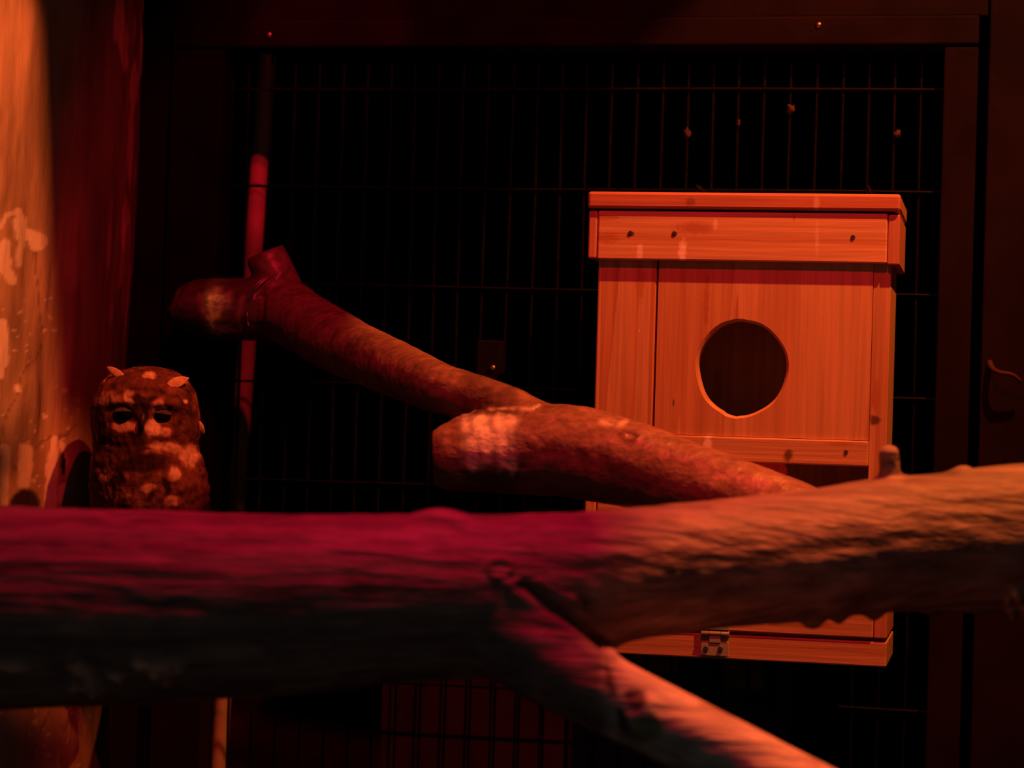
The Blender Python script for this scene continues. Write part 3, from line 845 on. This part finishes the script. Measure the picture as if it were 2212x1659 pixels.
# folded wings hugging the flanks
for side, (t0, t1) in (('r', (-1.15, 0.80)), ('l', (math.pi - 0.80, math.pi + 1.15))):
    nu, nv = 60, 50
    uu, vv = np.meshgrid(np.linspace(0, 1, nu), np.linspace(0, 1, nv), indexing='ij')
    ri = np.interp(962 + uu * 195, rows, np.arange(len(rows)))
    tq = t0 + (t1 - t0) * vv
    win = np.clip(np.minimum(np.minimum(uu, 1 - uu) * 5, np.minimum(vv, 1 - vv) * 6), 0, 1)
    win = win * win * (3 - 2 * win)
    L = []
    for gr in (0.040 * win - 0.02, -0.06 + 0 * win):
        a_, b_, c_ = owl_pt(ri, tq, gr); L.append(P(a_.ravel(), b_.ravel(), c_.ravel()))
    VV = np.concatenate(L); m_ = nu * nv; ff = []
    for i in range(nu - 1):
        for j in range(nv - 1):
            a_ = i * nv + j; ff.append((a_, a_ + 1, a_ + nv + 1, a_ + nv)); ff.append((m_ + a_, m_ + a_ + nv, m_ + a_ + nv + 1, m_ + a_ + 1))
    bd = [i * nv for i in range(nu)] + [(nu - 1) * nv + j for j in range(1, nv)] + [i * nv + nv - 1 for i in range(nu - 2, -1, -1)] + [j for j in range(nv - 2, 0, -1)]
    for k in range(len(bd)):
        a_, b_ = bd[k], bd[(k + 1) % len(bd)]; ff.append((a_, b_, m_ + b_, m_ + a_))
    me_ = mesh_from('wing', VV, ff)
    nrm = vno(me_); cw = vco(me_); pxw, pyw, _ = pix(cw)
    sgn = 1 if nrm[nu * nv // 2 + nv // 2] @ (cw[nu * nv // 2 + nv // 2] - P(320, 1050, OD)) > 0 else -1
    if sgn < 0: me_.flip_normals()
    lay = np.abs(np.sin((pyw + 0.25 * np.abs(pxw - 320)) / 11.0)); setco(me_, cw + sgn * nrm * (0.0008 * lay + 0.001 * fbm(cw * 150, 2))[:, None])
    paint(me_, plumage(pxw, pyw, cw)); owl_part('wing', me_, M_owl)
# feet gripping the stub (hidden by the front branch)
for fx in (285, 352):
    vv = []; ff = []; o_ = 0
    for dx in (-16, 0, 16):
        tp = catmull(np.array([P(fx, 1172, OD), P(fx + dx, 1172, OD - 0.012), P(fx + dx * 1.2, 1186, OD - 0.018), P(fx + dx * 1.2, 1206, OD - 0.0175)]), 5)
        a_, b_ = tube_arrays(tp, np.linspace(0.0032, 0.0012, len(tp)), 8); vv.append(a_); ff += [tuple(i + o_ for i in q_) for q_ in b_]; o_ += len(a_)
    owl_part('foot', mesh_from('foot', np.concatenate(vv), ff), M_beak)

# ------------------------------------------------------------------ small things at the back
M_block = plain('grey_block', (0.008, 0.006, 0.006), 0.8, 0, 60, 0.3, 0.04)
blk = empty('mounting_batten', loc(-0.250 + MU, MY - 0.012, -0.112), -TH); tag(blk, 'short dark batten screwed to the mesh behind the sloping log', 'batten')
box('batten', (-0.0125, 0.0125, -0.008, 0.006, 0, 0.140), M_block, blk, 0.0015)
bm = bmesh.new(); bmesh.ops.create_uvsphere(bm, u_segments=14, v_segments=8, radius=0.0035)
for v in bm.verts: v.co.y *= 0.5
me_ = bpy.data.meshes.new('screw'); bm.to_mesh(me_); bm.free()
o = link('screw', me_, M_steel, blk, True); o.location = (0.0045, -0.009, 0.112)
o = box('kick_board', (-0.21, 0.21, -0.006, 0.006, 0.0, 1.0), plain('dull_board', (0.05, 0.035, 0.035), 0.85, 0, 20, 0.4), None, 0.001)
o.location = loc(-0.155 + MU, MY + 0.045, -O0[2]); o.rotation_euler = (0, 0, -TH); o.scale = (1, 1, O0[2] - 0.265)
tag(o, 'dim reddish board standing low behind the wire mesh', 'board')
M_tile = plain('pale_tile', (0.12, 0.08, 0.06), 0.7, 0, 60, 0.3)
for k, (u0, u1, v0, v1) in enumerate(((-0.098, -0.054, -0.300, -0.272), (-0.012, 0.032, -0.312, -0.283))):
    o = box('small_block', (-(u1 - u0) / 2, (u1 - u0) / 2, -0.006, 0.006, 0, v1 - v0), M_tile, None, 0.001)
    o.location = loc((u0 + u1) / 2 + MU, MY + 0.010, v0 + MV); o.rotation_euler = (0, 0, -TH)
    tag(o, ('dim pale block behind the wire below the hinge, the one nearer the trunk', 'dim pale block behind the wire below the hinge, the one nearer the right frame')[k], 'block', 'blocks behind the wire')
# bits of down caught on the wires
M_down = plain('down', (0.05, 0.024, 0.02), 0.9, 0, 300, 0.4)
for k, (fx, fy, s, lab) in enumerate(((1485, 288, 7, 'reddish fluff caught on the mesh above the left lid hook'), (1595, 265, 4, 'tiny fluff speck on the mesh above the middle of the lid'),
                                      (1708, 237, 7, 'fluff speck highest up on the mesh above the lid'), (1938, 290, 6, 'fluff speck on the mesh near the right frame post'))):
    r = ray(fx, fy); n_ = IN; t = ((O0 + IN * (MY - 0.003)) - CAM) @ n_ / (r @ n_); c_ = CAM + r * t
    bm = bmesh.new(); bmesh.ops.create_icosphere(bm, subdivisions=3, radius=s / 2200)
    me_ = bpy.data.meshes.new('fluff'); bm.to_mesh(me_); bm.free()
    q = vco(me_); q = q * (1 + 1.2 * noise(q * 600 + k * 9)[:, None]); q[:, 2] *= 1.5; setco(me_, q)
    o = link('fluff', me_, M_down, None, True); o.location = c_
    tag(o, lab, 'fluff', 'fluff caught on the mesh')
# twig hook on the right-hand boards
q = np.array([loc(MU + 0.2405, MY - 0.013, 0.018), loc(MU + 0.243, MY - 0.024, 0.012), loc(MU + 0.250, MY - 0.030, 0.008), loc(MU + 0.262, MY - 0.030, 0.006), loc(MU + 0.270, MY - 0.026, 0.000)])
q = catmull(q, 6); v_, f_ = tube_arrays(q, np.linspace(0.003, 0.0018, len(q)), 10)
o = link('hook', mesh_from('hook', v_, f_), plain('rust', (0.05, 0.02, 0.016), 0.7, spec=0.05), None, True)
tag(o, 'small rusty hook on the dark boards right of the nest box', 'hook')
